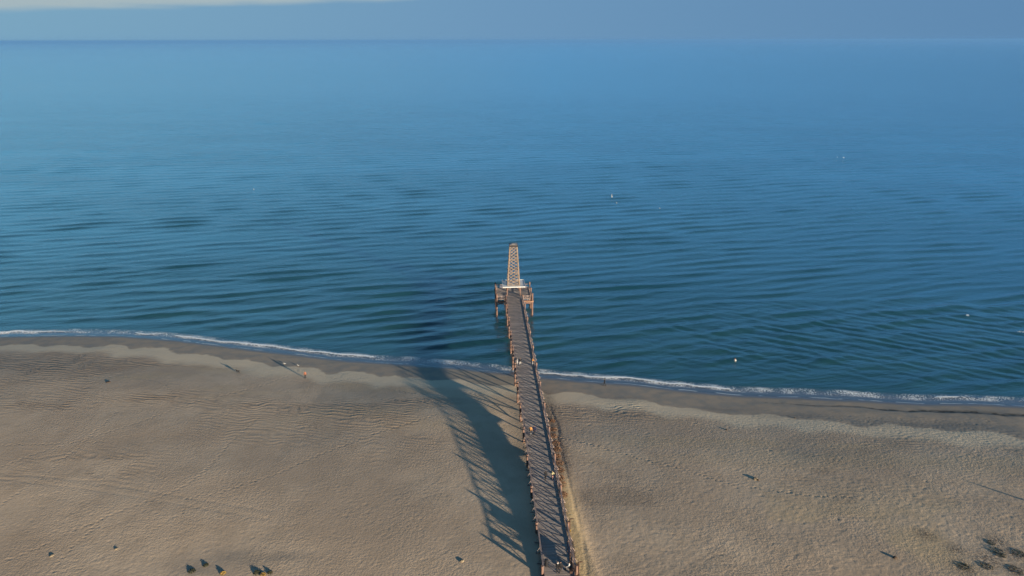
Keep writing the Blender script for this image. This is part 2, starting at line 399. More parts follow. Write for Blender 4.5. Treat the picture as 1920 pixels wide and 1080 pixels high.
    # vehicle tracks at the left
    for off in (0, 1.9):
        c_ = 97 + off - (X + 75) * .16 + 1.5 * np.sin(X / 17)
        Z -= np.where((X > -95) & (X < -38), .02 * np.exp(-((Y - c_) / .3) ** 2), 0)
    # band of litter / dry weed beside the pier (sunny side)
    lit = np.exp(-((u - 4.0) / 1.7) ** 2) * (u > 2) * sstep(20, 30, v) * sstep(66, 56, v) * .9
    lit = np.maximum(lit, .35 * sstep(.62, .75, fbm(X / 14, Y / 8, 61, 3)) * (u > 0) * sstep(12, 30, t_))
    for px, py, rr in ((1855, 1050, 2.4), (1905, 1040, 2.2), (1810, 1065, 2.0), (1870, 1015, 1.6), (1850, 1062, 1.4), (1905, 1070, 2.2), (1735, 1002, 1.5), (1790, 1030, 1.5)):
        p = ground_pt(px, py); lit = np.maximum(lit, .8 * np.exp(-((X - p.x) ** 2 + (Y - p.y) ** 2) / rr ** 2))
    # uneven dark line across the sand at the right, with a low step
    wr_px = [(1430, 754), (1500, 758.5), (1600, 763), (1700, 770.5), (1800, 773), (1860, 776), (1920, 780), (2100, 786)]
    wp = [ground_pt(*p) for p in wr_px]
    wy = np.interp(X, [p.x for p in wp], [p.y for p in wp]) + (fbm(X / 4, X * 0, 71, 3) - .5) * 1.2
    ww = np.interp(X, [wp[0].x, wp[2].x, wp[4].x, wp[-1].x], [.02, .3, .75, .7]) * (.4 + 1.1 * fbm(X / 6, X * 0 + 4, 73, 3))
    wr = np.exp(-((Y - wy) / np.maximum(ww, .05)) ** 2) * (X > wp[0].x) * (.45 + .55 * sstep(.35, .6, fbm(X / 1.2, Y / .6, 75, 2)))
    Z = Z + .07 * sstep(0, .8, wy - Y) * sstep(wp[0].x, wp[0].x + 25, X) * sstep(6, 3, wy - Y)
    warm = np.exp(-((u - 3.2) / 1.6) ** 2) * (u > 2) * sstep(34, 16, v) * .9  # sunlit yellow of the bank beside the pier, painted into the sand colour
    warm = np.maximum(warm, .4 * sstep(.50, .7, fbm(X / 16, Y / 12, 81, 3)) * np.exp(-((Y - 85) / 12) ** 2) * (X > 40))
    warm = np.maximum(warm, .22 * sstep(.45, .65, fbm(X / 30, Y / 6, 83, 3)) * sstep(45, 20, t_) * sstep(11, 15, t_))
    damp = np.zeros_like(X)  # damp sand at the right; the bottom-left patches are bluish shadows painted in
    for px, py, rx_, ry_ in ((1365, 768, 7, 1.3), (1500, 780, 9, 1.6), (1740, 795, 13, 2.2), (1180, 748, 6, 1.3), (520, 1045, 5, 1.2), (440, 1050, 5, 2), (380, 1062, 4, 2)):
        p = ground_pt(px, py); damp = np.maximum(damp, np.exp(-((X - p.x) / rx_) ** 2 - ((Y - p.y) / ry_) ** 2))
    damp = damp * (.4 + .8 * fbm(X / 3, Y / 2, 91, 3))
    core = np.ones_like(X, bool); core[:9] = core[-10:] = False; core[:, :6] = core[:, -7:] = False
    Zb = ground_base(X, Y); Z = np.where(core, Z, Zb - (Zb > 1) * .0)
    Z = np.where((np.abs(u) < 2.5) & (v < 8), np.minimum(Z, DECK - .4), Z)
    o = grid_mesh('beach', X, Y, Z, m, dict(shore=np.clip(t_, -50, 200), shore_wet=np.clip(t_, -50, 200) - (np.interp(X, [-140, -50, 0, 20, 60, 115], [7, 8.5, 8, 8.5, 11, 16]) - 6) + 1.8 * np.abs(np.sin(math.pi * (X + 9 * fbm(X / 30, X * 0, 33, 2)) / 13)) - .9, ripple=rp, litter=lit, dark_line=np.clip(wr, 0, 1), warm=warm, damp=np.clip(damp, 0, 1)))
    tag(o, kind='structure')
make_ground()

# ------------------------------------------------------------------ sea
def make_sea():
    rows = [112.]
    while rows[-1] < 42000:
        y = rows[-1]; r = 1.003 + .005 * min(1, max(0, (y - 600) / 2500)) if y < 3500 else 1.04
        rows.append(y * r)
    ys = np.array(rows); us = np.linspace(-1, 1, 1150)
    Y = np.repeat(ys[:, None], len(us), 1); X = us[None, :] * (Y + 70) * .97
    dyr = np.gradient(ys)[:, None]
    s = seaward(X, Y)
    # the swash edge carries a little lace of its own
    s = s + (fbm(X / 5, Y * 0, 11, 3) - .5) * .8
    Z = np.zeros_like(X); rng = np.random.default_rng(11)
    near = sstep(1.5, 14, s)
    env = .80 + .45 * fbm(X / 60, Y / 90, 15, 3)
    warp = (fbm(X / 35, Y / 35, 17, 2) - .5) * 2.5
    for i in range(72):
        lam = 1.8 * (9.5 / 1.8) ** (i / 71.)
        th = rng.normal(13, 16 if lam < 4 else 8) * math.pi / 180
        k = 2 * math.pi / lam; kx, ky = k * math.sin(th), -k * math.cos(th)
        fade = np.clip(lam / dyr / 4.5 - .75, 0, 1)
        if fade.max() <= 0: continue
        a = .0145 / k * rng.uniform(.5, 1.4) * (.9 if lam < 3.6 else 1.4)
        nr = int((fade[:, 0] > 0).sum())
        ph = kx * X[:nr] + ky * Y[:nr] + rng.uniform(0, 6.28) + warp[:nr] * k * .35
        Z[:nr] += a * np.sin(ph) * fade[:nr]
    for i in range(40):                                       # longer swell out in deeper water
        lam = 7 * (17 / 7.) ** (i / 39.); th = R(rng.normal(10, 8)); k = 2 * math.pi / lam
        fade = np.clip(lam / dyr / 3.4 - .8, 0, 1) * sstep(190, 520, ys)[:, None] * (1 + 1.0 * sstep(500, 1500, ys))[:, None]
        nr = int((fade[:, 0] > 0).nonzero()[0].max()) + 1
        Z[:nr] += .0046 / k * rng.uniform(.5, 1.4) * np.sin(k * (math.sin(th) * X[:nr] - math.cos(th) * Y[:nr]) + rng.uniform(0, 6.28) + warp[:nr] * k) * fade[:nr]
    Z *= env
    sg = .5 * (Z[:500].std() + 1e-6); Z = Z + .10 * np.minimum(Z ** 2, .25) / sg * .5
    # refracted, shorter waves marching in from the right
    nr = int((ys < 260).sum()); sub = slice(0, nr)
    mr = sstep(25, 80, X[sub] + (fbm(X[sub] / 20, Y[sub] / 20, 19, 2) - .5) * 40) * sstep(205, 175, Y[sub]) * sstep(3, 15, s[sub])
    for i in range(10):
        lam = rng.uniform(2.2, 4.5); th = R(rng.normal(-28, 5)); k = 2 * math.pi / lam
        Z[sub] += mr * .048 / k * np.sin(k * (math.sin(th) * X[sub] - math.cos(th) * Y[sub]) + rng.uniform(0, 6.28))
    # slow swells humping up as they near the beach
    hump = sstep(150, 25, s) * sstep(2, 12, s)
    for c_, amp, wdt in ((10, .10, 1.6), (22, .16, 2.4), (36, .16, 2.8), (52, .13, 3.2)):
        d = s - c_ + (fbm(X / 22, X * 0 + c_, 21, 3) - .5) * 14
        Z += hump * amp * np.exp(-(d / wdt) ** 2) * sstep(.35, .6, fbm(X / 18, X * 0 + c_, 23, 2))
    Z *= near
    # the small breaker at the shore
    bw = 2.6 + (fbm(X / 9, X * 0, 25, 3) - .5) * 1.8
    bs = sstep(.33, .56, fbm(X / 14, X * 0 + 2, 27, 3))
    br = np.exp(-((s - bw) / .42) ** 2)
    Z += .22 * br * bs
    # a wave starting to break at the far right
    pb = at_z(1812, 592, 0); pc = at_z(1915, 622, 0); foam2 = np.zeros_like(X)
    for p, L, w, hh, fo, fl in ((pb, 9, 1.1, .40, .9, .7), (at_z(1900, 607, 0), 8, 1.0, .3, .0, 3), (pc, 7, 2.2, .15, .60, 4.5), (at_z(1800, 575, 0), 12, 1.4, .32, 0, 3)):
        g = np.exp(-((X - p.x) / L) ** 2 - ((Y - p.y - (X - p.x) ** 2 * -.01) / w) ** 2); Z += hh * g
        foam2 = np.maximum(foam2, fo * np.exp(-((X - p.x) / fl) ** 2 - ((Y - p.y + .5) / (w * .8)) ** 2))
    Z -= .015 * sstep(0, -1, s)
    Z = np.where(s < -4, -.6, Z)
    m = bpy.data.materials.new('sea_water'); m.use_nodes = True; N = NT(m); b = N.n['Principled BSDF']
    sd = N.attr('sd'); brk = N.attr('breaker'); f2 = N.attr('foam'); far = N.attr('far')
    patch = N.noise(.012, (1, 2.2, 1), detail=4, rot=.2)
    deep = N.mix(N.ss(patch, .4, .62), (.009, .058, .092), (.013, .070, .108))
    green = N.mix(N.ss(N.noise(.06, (1, 2, 1), detail=3), .42, .6), (.011, .056, .078), (.015, .068, .088))
    c = N.mix(N.ss(sd, 10, 90), green, deep)
    c = N.mix(N.ss(sd, 1.8, 5, 1., 0.), c, (.09, .125, .175))
    lace = N.noise(2.4, (1, 1.3, 1), detail=5, rough=.7); lace2 = N.noise(.22, detail=3)
    # lace between the breaker and the sand
    band = N.math('MULTIPLY', N.ss(sd, 1.0, 2.2), N.ss(sd, 3.3, 4.6, 1., 0.))
    th = N.math('MULTIPLY_ADD', lace2, -.50, .76)
    lf = N.math('MULTIPLY', band, N.ss(lace, th, N.math('ADD', th, .06)))
    bf = N.ss(N.math('MULTIPLY', brk, N.math('MULTIPLY_ADD', lace, .9, .5)), .42, .55)
    ff = N.ss(N.math('MULTIPLY', f2, N.math('MULTIPLY_ADD', lace, 1.4, .1)), .42, .55)
    edge = N.math('MULTIPLY', N.math('MULTIPLY', N.ss(sd, -.1, .05), N.ss(sd, .12, .4, 1., 0.)), N.ss(lace2, .42, .55))
    foam = N.math('MAXIMUM', N.math('MAXIMUM', lf, bf), N.math('MAXIMUM', ff, N.math('MULTIPLY', edge, .7)))
    film = N.math('MULTIPLY', N.ss(sd, -.3, .3), N.ss(sd, 2.4, 4.5, 1., 0.))
    c = N.mix(foam, c, (.66, .74, .80)); N.l.new(c, b.inputs['Base Color'])
    rg = N.math('MULTIPLY_ADD', foam, .7, N.math('MULTIPLY_ADD', far, .06, .10)); N.l.new(rg, b.inputs['Roughness'])
    b.subsurface_method = 'BURLEY'; b.inputs['Subsurface Weight'].default_value = .85; b.inputs['Subsurface Radius'].default_value = (.8, 1.0, 1.0); b.inputs['Subsurface Scale'].default_value = 16.0
    b.inputs['IOR'].default_value = 1.333; b.inputs['Specular IOR Level'].default_value = .5
    r1 = N.noise(.62, (1, 2.8, 1), detail=5, rough=.62, rot=-.22); r2 = N.noise(.26, (1, 3.4, 1), detail=3, rough=.5, rot=-.25, off=(30, 5, 0))
    r3 = N.noise(.07, (1, 4, 1), detail=3, rough=.5, rot=-.15)
    calm = N.math('MULTIPLY', N.math('MULTIPLY', N.ss(N.noise(.006, (1, 3, 1), detail=3, rot=.1), .38, .60, .6, 1.1), N.ss(far, 0., 1., 1., .03)), N.ss(sd, 1.5, 6, .08, 1.))
    h = N.math('ADD', N.math('MULTIPLY', r1, .075), N.math('MULTIPLY', r2, .14))
    r4 = N.noise(.02, (1, 5, 1), detail=3, rough=.5, rot=-.1, off=(70, 0, 0))
    h = N.math('ADD', N.math('MULTIPLY', h, calm), N.math('MULTIPLY', r4, N.math('MULTIPLY', far, .85))); calm = 1.0
    h = N.math('ADD', h, N.math('MULTIPLY', r3, N.math('MULTIPLY', N.ss(far, 0., .25), N.ss(far, .45, 1., .45, .10))))
    h = N.math('ADD', N.math('MULTIPLY', h, calm), N.math('MULTIPLY', foam, .05))
    N.l.new(N.bump(h, 1.0), b.inputs['Normal'])
    o = grid_mesh('sea', X, Y, Z, m, dict(sd=np.clip(s, -20, 3000), breaker=br * bs, foam=foam2, far=sstep(200, 1700, Y) ** .8))
    tag(o, kind='structure')
make_sea()

# ------------------------------------------------------------------ air
def make_haze():
    m = bpy.data.materials.new('haze_air'); m.use_nodes = True; n = m.node_tree.nodes; n.clear()
    o = n.new('ShaderNodeOutputMaterial'); v = n.new('ShaderNodeVolumePrincipled')
    v.inputs['Color'].default_value = (.11, .28, .58, 1); v.inputs['Density'].default_value = HAZE; v.inputs['Anisotropy'].default_value = 0
    m.node_tree.links.new(v.outputs[0], o.inputs['Volume'])
    b = MB(); b.box((-41000, -41000, -14), (41000, 43500, 82)); ob = b.build('haze', m); tag(ob, kind='stuff')
HAZE = 8.0e-5
make_haze()

# ------------------------------------------------------------------ pier
BAY = 9.2; NB = 11; HV0, HV1, HW = 108.6, 118.6, 5.0; DW = 2.08
pier = empty('pier', (PO.x, PO.y, DECK), PA, 'long grey-decked timber pier on orange piles running from beach out to the lattice tower', 'pier')
def pz(u, v):      # ground under a pier point, relative to the deck
    p = pier_pt(u, v); return gz(p.x, p.y) - DECK
rng = random.Random(3)
def deck_mat():
    m = bpy.data.materials.new('deck_planks'); m.use_nodes = True; N = NT(m); b = N.n['Principled BSDF']
    t = N.n.new('ShaderNodeTexCoord'); sx = N.n.new('ShaderNodeSeparateXYZ'); N.l.new(t.outputs['Object'], sx.inputs[0])
    pl = N.math('FLOOR', N.math('MULTIPLY', sx.outputs['Y'], 1 / .29))
    w = N.n.new('ShaderNodeTexWhiteNoise'); w.noise_dimensions = '1D'; N.l.new(pl, w.inputs['W'])
    c = N.mix(w.outputs['Value'], (.25, .215, .195), (.36, .31, .28))
    c = N.mix(N.math('MULTIPLY', N.ss(N.noise(.5, detail=4), .45, .7), .45), c, (.155, .145, .15))
    c = N.mix(N.math('MULTIPLY', N.ss(N.noise(6, (.2, 3, 1), detail=3), .5, .7), .3), c, (.12, .105, .10))
    N.l.new(c, b.inputs['Base Color']); b.inputs['Roughness'].default_value = .85; b.inputs['Specular IOR Level'].default_value = .2
    return m
dk = MB(); v = -20.0
while v < HV1 - .1:                                           # separate planks, with gaps, in one deck mesh
    hw = DW if v < HV0 else HW - .15
    j = rng.uniform(-.03, .03)
    dk.box((-hw + j, v, -.09 + rng.uniform(-.006, .006)), (hw + j, min(v + .27, HV1), rng.uniform(-.008, .008)))
    v += .29
dk.build('deck', deck_mat(), pier)
g = MB()
for u in (-1.75, 0, 1.75): g.box((u - .11, -20, -.45), (u + .11, HV0 + 9.8, -.10))
g.build('floor_beams', M['beam'], pier)
for s_ in (-1, 1):
    MB().box((s_ * (DW + .02) - .05, -20, -.40), (s_ * (DW + .02) + .05, HV0 - .05, .12)).build('edge_beam', M['rail'], pier)
PU = 2.42
piles = [(s_ * PU, k * BAY) for k in range(NB + 1) for s_ in (-1, 1)]
hpiles = [(s_ * (HW + .12), vv) for vv in (HV0 - .1, HV1 + .1) for s_ in (-1, 1)] + [(s_ * 2.35, vv) for vv in (HV0 - .1, HV1 + .1) for s_ in (-1, 1)] \
       + [(s_ * (HW + .12), (HV0 + HV1) / 2) for s_ in (-1, 1)]
for u, v in piles + hpiles:
    big = abs(u) > 4
    top = rng.uniform(1.22, 1.42) if not big else rng.uniform(1.6, 1.85)
    r = .19 if not big else .23
    bot = min(pz(u, v), -DECK) - 1.2 if pz(u, v) < -DECK + .1 else pz(u, v) - 1.0
    jx, jy = rng.uniform(-.04, .04), rng.uniform(-.04, .04)
    MB().tube([(u, v, bot), (u + jx, v + jy, top)], [r * 1.08, r], 10).build('pile', M['pile'], pier, smooth=False)
for k in range(NB + 1):                                       # cap beams and cross braces under the deck
    v = k * BAY; gg = pz(0, v)
    MB().box((-PU - .12, v - .32, -.80), (PU + .12, v - .20, -.46)).box((-PU - .12, v + .20, -.80), (PU + .12, v + .32, -.46)).build('cap_beam', M['beam'], pier)
    if gg < -2.2:
        zb = max(gg, -DECK) + .4
        MB().bar((-PU, v - .26, zb), (PU, v - .26, -.95), .10, .18).bar((PU, v + .26, zb), (-PU, v + .26, -.95), .10, .18).build('cross_brace', M['beam'], pier)
for v in (HV0 - .1, HV0 + 5, HV1 + .1):
    MB().box((-HW - .5, v - .40, -.80), (HW + .5, v - .25, -.46)).box((-HW - .5, v + .25, -.80), (HW + .5, v + .40, -.46)).build('cap_beam', M['beam'], pier)
for s_ in (-1, 1):
    MB().bar((s_ * (HW + .1), HV0, -4.3), (s_ * (HW + .1), HV1, -1.0), .12, .2).bar((s_ * (HW + .1), HV1, -4.3), (s_ * (HW + .1), HV0, -1.0), .12, .2).build('cross_brace', M['beam'], pier)
    MB().bar((s_ * (HW - .05), HV0, -1.55), (s_ * 2.5, HV0 - .1, -.62), .16, .2).bar((s_ * 2.4, HV0, -1.55), (s_ * (HW - .1), HV0 - .1, -.9), .16, .2).build('knee_brace', M['pile'], pier)
def railing(p, q, nsub, out, kick=True, first=False):
    """one railing run from p to q (pier space): handrail, cross-braced panels, posts with outward kickers"""
    p, q, out = Vector(p), Vector(q), Vector(out); d = (q - p) / nsub; t = d.normalized()
    b = MB(); e = .07 * t
    for i in range(nsub):
        a, c = p + d * i + e, p + d * (i + 1) - e
        z0, z1 = Vector((0, 0, .16)), Vector((0, 0, .98)); o2 = out * .035
        b.bar(a + z0 + o2, c + z1 + o2, .05, .085); b.bar(a + z1 - o2, c + z0 - o2, .05, .085)
        b.bar(a + z0 * .6, c + z0 * .6, .05, .09)
    ra = b.build('railing', M['rail'], pier)
    MB().bar(p + Vector((0, 0, 1.08)), q + Vector((0, 0, 1.08)), .22, .09).build('handrail', M['rail'], ra)
    for i in range(nsub + (1 if first else 0)):
        a = p + d * i
        k = MB().box((a.x - .06, a.y - .06, -.35), (a.x + .06, a.y + .06, 1.02))
        if kick and i > 0:
            k.bar(a + Vector((0, 0, .78)), a + out * .62 + Vector((0, 0, -.26)), .065, .07)
            k.bar(a + out * .0 + Vector((0, 0, -.30)), a + out * .68 + Vector((0, 0, -.30)), .09, .12)
        k.build('post', M['rail'], ra)
for k in range(NB):
    for s_ in (-1, 1):
        v0, v1 = k * BAY + .22, (k + 1) * BAY - .22
        railing((s_ * (DW + .16), v0, 0), (s_ * (DW + .16), v1, 0), 4, (s_, 0, 0), first=False)
for s_ in (-1, 1):
    railing((s_ * (DW + .16), NB * BAY + .22, 0), (s_ * (DW + .16), HV0 - .3, 0), 3, (s_, 0, 0))
    railing((s_ * 2.6, HV0 + .05, 0), (s_ * (HW - .15), HV0 + .05, 0), 2, (0, -1, 0), kick=False, first=True)
    railing((s_ * (HW - .02), HV0 + .25, 0), (s_ * (HW - .02), HV1 - .25, 0), 4, (s_, 0, 0), kick=False)
railing((-HW + .3, HV1 + .02, 0), (HW - .3, HV1 + .02, 0), 4, (0, 1, 0), kick=False)

# ------------------------------------------------------------------ lattice tower on its white platform
TV = 113.9
tw = empty('lattice_tower', pier_pt(0, TV, DECK), PA, 'tall tapering tan lattice tower on a white platform at the seaward end of the pier', 'tower')
for sx in (-1, 1):
    for sy in (-1, 1):
        MB().box((sx * 1.9 - .15, sy * 2.2 - .15, .012), (sx * 1.9 + .15, sy * 2.2 + .15, 2.78)).build('column', M['pile'], tw)
        MB().bar((sx * 1.9 - sx * .15, sy * 2.2, 1.9), (sx * 1.0, sy * 2.2, 2.75), .12, .14).build('knee_brace', M['pile'], tw)
pf = MB().box((-3.25, -3.1, 2.80), (3.25, 3.1, 3.00)).build('platform', M['white'], tw)
fr = MB()
for a in range(-3, 4): fr.box((a * 1.0 - .06, -3.0, 2.60), (a * 1.0 + .06, 3.0, 2.797))
fr.build('joists', M['beam'], pf)
rm = MB()
rm.box((-3.30, -3.15, 3.003), (3.30, -3.03, 3.09)).box((-3.30, 3.03, 3.003), (3.30, 3.15, 3.09)).box((-3.30, -3.028, 3.003), (-3.18, 3.028, 3.085)).box((3.18, -3.028, 3.003), (3.30, 3.028, 3.085))
rm.build('rim', M['white'], pf)
TH, B0, B1, Z0 = 11.4, 1.72, 1.02, 3.0
def hw_(f): return B0 + (B1 - B0) * f
NL = 12
def corner(sx, sy, f): return Vector((sx * hw_(f), sy * hw_(f), Z0 + TH * f))
for sx in (-1, 1):
    for sy in (-1, 1):
        MB().bar(corner(sx, sy, 0), corner(sx, sy, 1), .26).build('corner_leg', M['tower'], tw)
for (a, b_) in (((-1, -1), (1, -1)), ((1, -1), (1, 1)), ((1, 1), (-1, 1)), ((-1, 1), (-1, -1))):
    l_ = MB(); nrm = Vector((a[0] + b_[0], a[1] + b_[1], 0)) / 2
    def P(side, i, o=0):
        f = min(i / NL, 1); return corner(*(a if side == 0 else b_), f) * 1.0 + nrm * o
    def mid(i, o=0): return (P(0, i, o) + P(1, i, o)) / 2
    for i in range(NL):
        l_.bar(P(0, i, .03), mid(i + 1, .03), .11, .11); l_.bar(mid(i + 1, -.03), P(1, i, -.03), .11, .11)
        l_.bar(P(0, i + 1, -.03), mid(i, -.03), .11, .11); l_.bar(mid(i, .03), P(1, i + 1, .03), .11, .11)
    for i in (0, 4, 8, 12): l_.bar(P(0, i), P(1, i), .14, .14)
    l_.build('lattice', M['tower'], tw)
MB().box((-1.22, -1.22, Z0 + TH + .0), (1.22, 1.22, Z0 + TH + .50)).build('cap', M['towerdark'], tw)
MB().box((-1.10, -1.10, Z0 + TH + .505), (1.10, 1.10, Z0 + TH + .58)).box((-.5, -.5, Z0 + TH + .581), (.5, .5, Z0 + TH + .72)).build('cap_plate', M['grey'], tw)

# ------------------------------------------------------------------ people
def person(px, py, z, facing, label, top, legs, pose='stand', hair='hair', arms=None, coat=False, group=None, height=1.72, lean=0., p=None, white=None):
    """facing: radians, 0 = towards the sea (+Y), counter-clockwise"""
    base = p if p is not None else (at_z(px, py, z) if z is not None else ground_pt(px, py))
    t = empty('person', base, facing, label, 'person', group)
    k = height / 1.75
    V3 = lambda x, y, z: Vector((x, y + lean * max(0, z - .9), z)) * k
    hip, chest, neck, head = V3(0, 0, .96), V3(0, .01, 1.28), V3(0, 0, 1.50), V3(0, .03, 1.63)
    stride = {'stand': .04, 'walk': .22, 'sit': 0}[pose]
    L, ar, ft = [], [], []
    for s_ in (-1, 1):
        if pose == 'sit':
            hip = V3(0, 0, .52); pts = [V3(s_ * .10, 0, .52), V3(s_ * .12, .42, .50), V3(s_ * .12, .46, .09)]
        else:
            pts = [V3(s_ * .10, 0, .93), V3(s_ * .105, s_ * stride * .55 + .03, .50), V3(s_ * .11, s_ * stride, .09)]
        L.append(pts)
        sh = V3(s_ * .19, 0, 1.42); el = V3(s_ * .25, -.03 - s_ * stride * .5, 1.14); ha = V3(s_ * .24, .10 - s_ * stride * .9, .90)
        if arms == 'fold': el = V3(s_ * .25, .08, 1.16); ha = V3(s_ * .06, .27, 1.18)
        if arms == 'rail': el = V3(s_ * .24, .16, 1.20); ha = V3(s_ * .18, .40, 1.13)
        ar.append([sh, el, ha])
    if pose == 'sit':
        dz = Vector((0, 0, -.43 * k)); chest, neck, head = chest + dz, neck + dz, head + dz
        ar = [[q + dz for q in a] for a in ar]; ar = [[a[0], a[1], a[1] + Vector((0, .25, -.05)) * k] for a in ar]
    b = MB()
    for i, s_ in enumerate((-1, 1)):
        b.limb(L[i], [.080 * k, .055 * k, .038 * k]); b.limb(ar[i], [.045 * k, .036 * k, .026 * k])
        fo = L[i][2]; b.limb([fo + Vector((0, -.03, -.04)) * k, fo + Vector((0, .15, -.055)) * k], [.036 * k, .028 * k])
        el, ha = ar[i][1], ar[i][2]; d = (ha - el).normalized()
        side = d.cross(Vector((0, 1, 0))).normalized() if abs(d.y) < .9 else Vector((1, 0, 0))
        pal = ha + d * .055 * k; b.limb([ha, pal], [.026 * k, .030 * k]); b.ell(pal, (.018 * k, .036 * k, .040 * k), n=8)
        across = Vector((0, 1, 0)) if abs(d.y) < .7 else Vector((1, 0, 0))
        curl = Vector((-s_, 0, 0)) if abs(d.y) < .7 else Vector((0, 0, -1))
        for f, ln in zip((-1.5, -.5, .5, 1.5), (.058, .072, .066, .050)):
            q0 = pal + across * f * .019 * k + d * .025 * k
            q1 = q0 + d * ln * .55 * k; q2 = q1 + (d * .7 + curl * .6).normalized() * ln * .5 * k
            b.limb([q0, q1, q2], [.0095 * k, .0088 * k, .0075 * k])
        th0 = pal + across * .026 * k - d * .015 * k; th1 = th0 + (across * .8 + d * .6).normalized() * .035 * k
        b.limb([th0, th1, th1 + (d * .8 + curl * .4).normalized() * .028 * k], [.0115 * k, .0105 * k, .009 * k])
    b.limb([hip, chest], [.125 * k, .135 * k]); b.limb([V3(-.12, 0, 1.40) + (chest - V3(0, .01, 1.28)), V3(.12, 0, 1.40) + (chest - V3(0, .01, 1.28))], [.075 * k] * 2)
    b.limb([chest + Vector((0, 0, .12 * k)), neck, head - Vector((0, .02, .04)) * k], [.07 * k, .052 * k, .05 * k])
    b.ell(head, (.077 * k, .096 * k, .115 * k), n=14)
    b.ell(head + Vector((0, .094, -.012)) * k, (.014 * k, .022 * k, .024 * k), n=6)      # nose
    b.ell(head + Vector((0, .070, -.085)) * k, (.035 * k, .024 * k, .024 * k), n=6)      # chin
    for s_ in (-1, 1): b.ell(head + Vector((s_ * .078, -.005, -.005)) * k, (.012 * k, .022 * k, .032 * k), n=6)
    body = b.build('body', M['skin'], t, remesh=.010)
    ey = MB()
    for s_ in (-1, 1): ey.ell(head + Vector((s_ * .031, .088, .012)) * k, (.012 * k, .008 * k, .007 * k), n=6)
    ey.build('eyes', M['hair'], t)
    MB().ell(head + Vector((0, .092, -.055)) * k, (.022 * k, .008 * k, .006 * k), n=6).build('mouth', M['cpink'], t)
    h = MB(); h.ell(head + Vector((0, -.018, .022)) * k, (.087 * k, .100 * k, .108 * k), n=14)
    if hair == 'long': h.ell(head + Vector((0, -.07, -.10)) * k, (.085 * k, .055 * k, .15 * k), n=12)
    h.build('hair', M['hair'], t, smooth=True)
    tr = MB()
    for i in range(2): tr.limb([L[i][0], L[i][1], L[i][2] + Vector((0, 0, .03))], [.105 * k, .078 * k, .062 * k])
    tr.limb([hip + Vector((-.04, 0, 0)), hip + Vector((.04, 0, 0))], [.135 * k] * 2)
    tr.build('trousers', M[legs], t, remesh=.016)
    jk = MB(); off = chest - V3(0, .01, 1.28)
    jk.limb([hip + Vector((0, 0, -.02 if not coat else -.22)) * k, chest, V3(0, 0, 1.38) + off], [.160 * k, .172 * k, .135 * k])
    jk.limb([V3(-.13, 0, 1.40) + off, V3(.13, 0, 1.40) + off], [.092 * k] * 2); jk.limb([V3(0, 0, 1.38) + off, neck - Vector((0, 0, .02))], [.09 * k, .068 * k])
    for i in range(2): jk.limb([ar[i][0], ar[i][1], ar[i][2] - (ar[i][2] - ar[i][1]).normalized() * .02], [.070 * k, .060 * k, .045 * k])
    jk.build('jacket', M[top], t, remesh=.016)
    for i in range(2):
        fo = L[i][2]; MB().limb([fo + Vector((0, -.035, -.043)) * k, fo + Vector((0, .06, -.045)) * k, fo + Vector((0, .17, -.055)) * k], [.046 * k, .044 * k, .036 * k]).build('shoe', M['shoe'], t, smooth=True)
    if white == 'scarf' or white == 'collar':
        MB().limb([V3(-.11, 0, 1.45), V3(0, .09, 1.43), V3(.11, 0, 1.45), V3(0, -.09, 1.45), V3(-.11, 0, 1.45)], [.075 * k] * 5).build('scarf', M['cwhite'], t, smooth=True)
    return t
D0 = DECK + .012
person(1045.2, 1071, D0, R(175), 'person in black with a white scarf, walking at the landward end of the pier', 'cblack', 'cblack', 'walk', white='scarf', group=None)
person(1050.8, 1071.5, D0, R(178), 'person all in black walking beside the person with the white scarf', 'cblack', 'cblack', 'walk')
person(None, None, None, R(80), 'person in a white top sitting on the dark bench by the right railing', 'cwhite', 'cgrey', 'sit', arms='fold', p=pier_pt(1.42, .62, D0))
person(1023, 899, D0, R(10), 'person all in black walking alone mid-deck, left of the person in the cream jacket', 'cblack', 'cblack', 'walk', height=1.68)
person(1035.2, 898, D0, R(-70), 'person in cream jacket and pink trousers standing against the right railing', 'ccream', 'cpink', 'stand', arms='rail', hair='long', height=1.65)
person(995, 813.5, D0, R(185), 'person in orange jacket walking with the small white dog on the pier', 'corange', 'cblack', 'walk', height=1.66, hair='long')
person(1002.3, 813.8, D0, R(182), 'tall person in navy coat walking beside the person in the orange jacket on the pier', 'cnavy', 'cblack', 'walk', coat=True, height=1.85)
person(975.4, 684.5, D0, R(170), 'person in dark jacket and white trousers walking on the pier above the waterline', 'cblack', 'cwhite', 'walk')
person(969.6, 683.5, D0, R(90), 'person in pale grey clothes leaning on the left railing above the waterline', 'cgrey', 'cwhite', 'stand', arms='rail')
person(998.3, 684, D0, R(-80), 'person in orange top and white trousers leaning on the right railing above the waterline', 'corange', 'cwhite', 'stand', arms='rail')
person(572.8, 709, None, R(200), 'person in coral orange top and black trousers standing alone on the left beach', 'cred', 'cblack', 'stand', height=1.8)
person(1133.5, 723, None, R(90), 'person in black striding along the water edge right of the pier', 'cblack', 'cblack', 'walk', height=1.78)

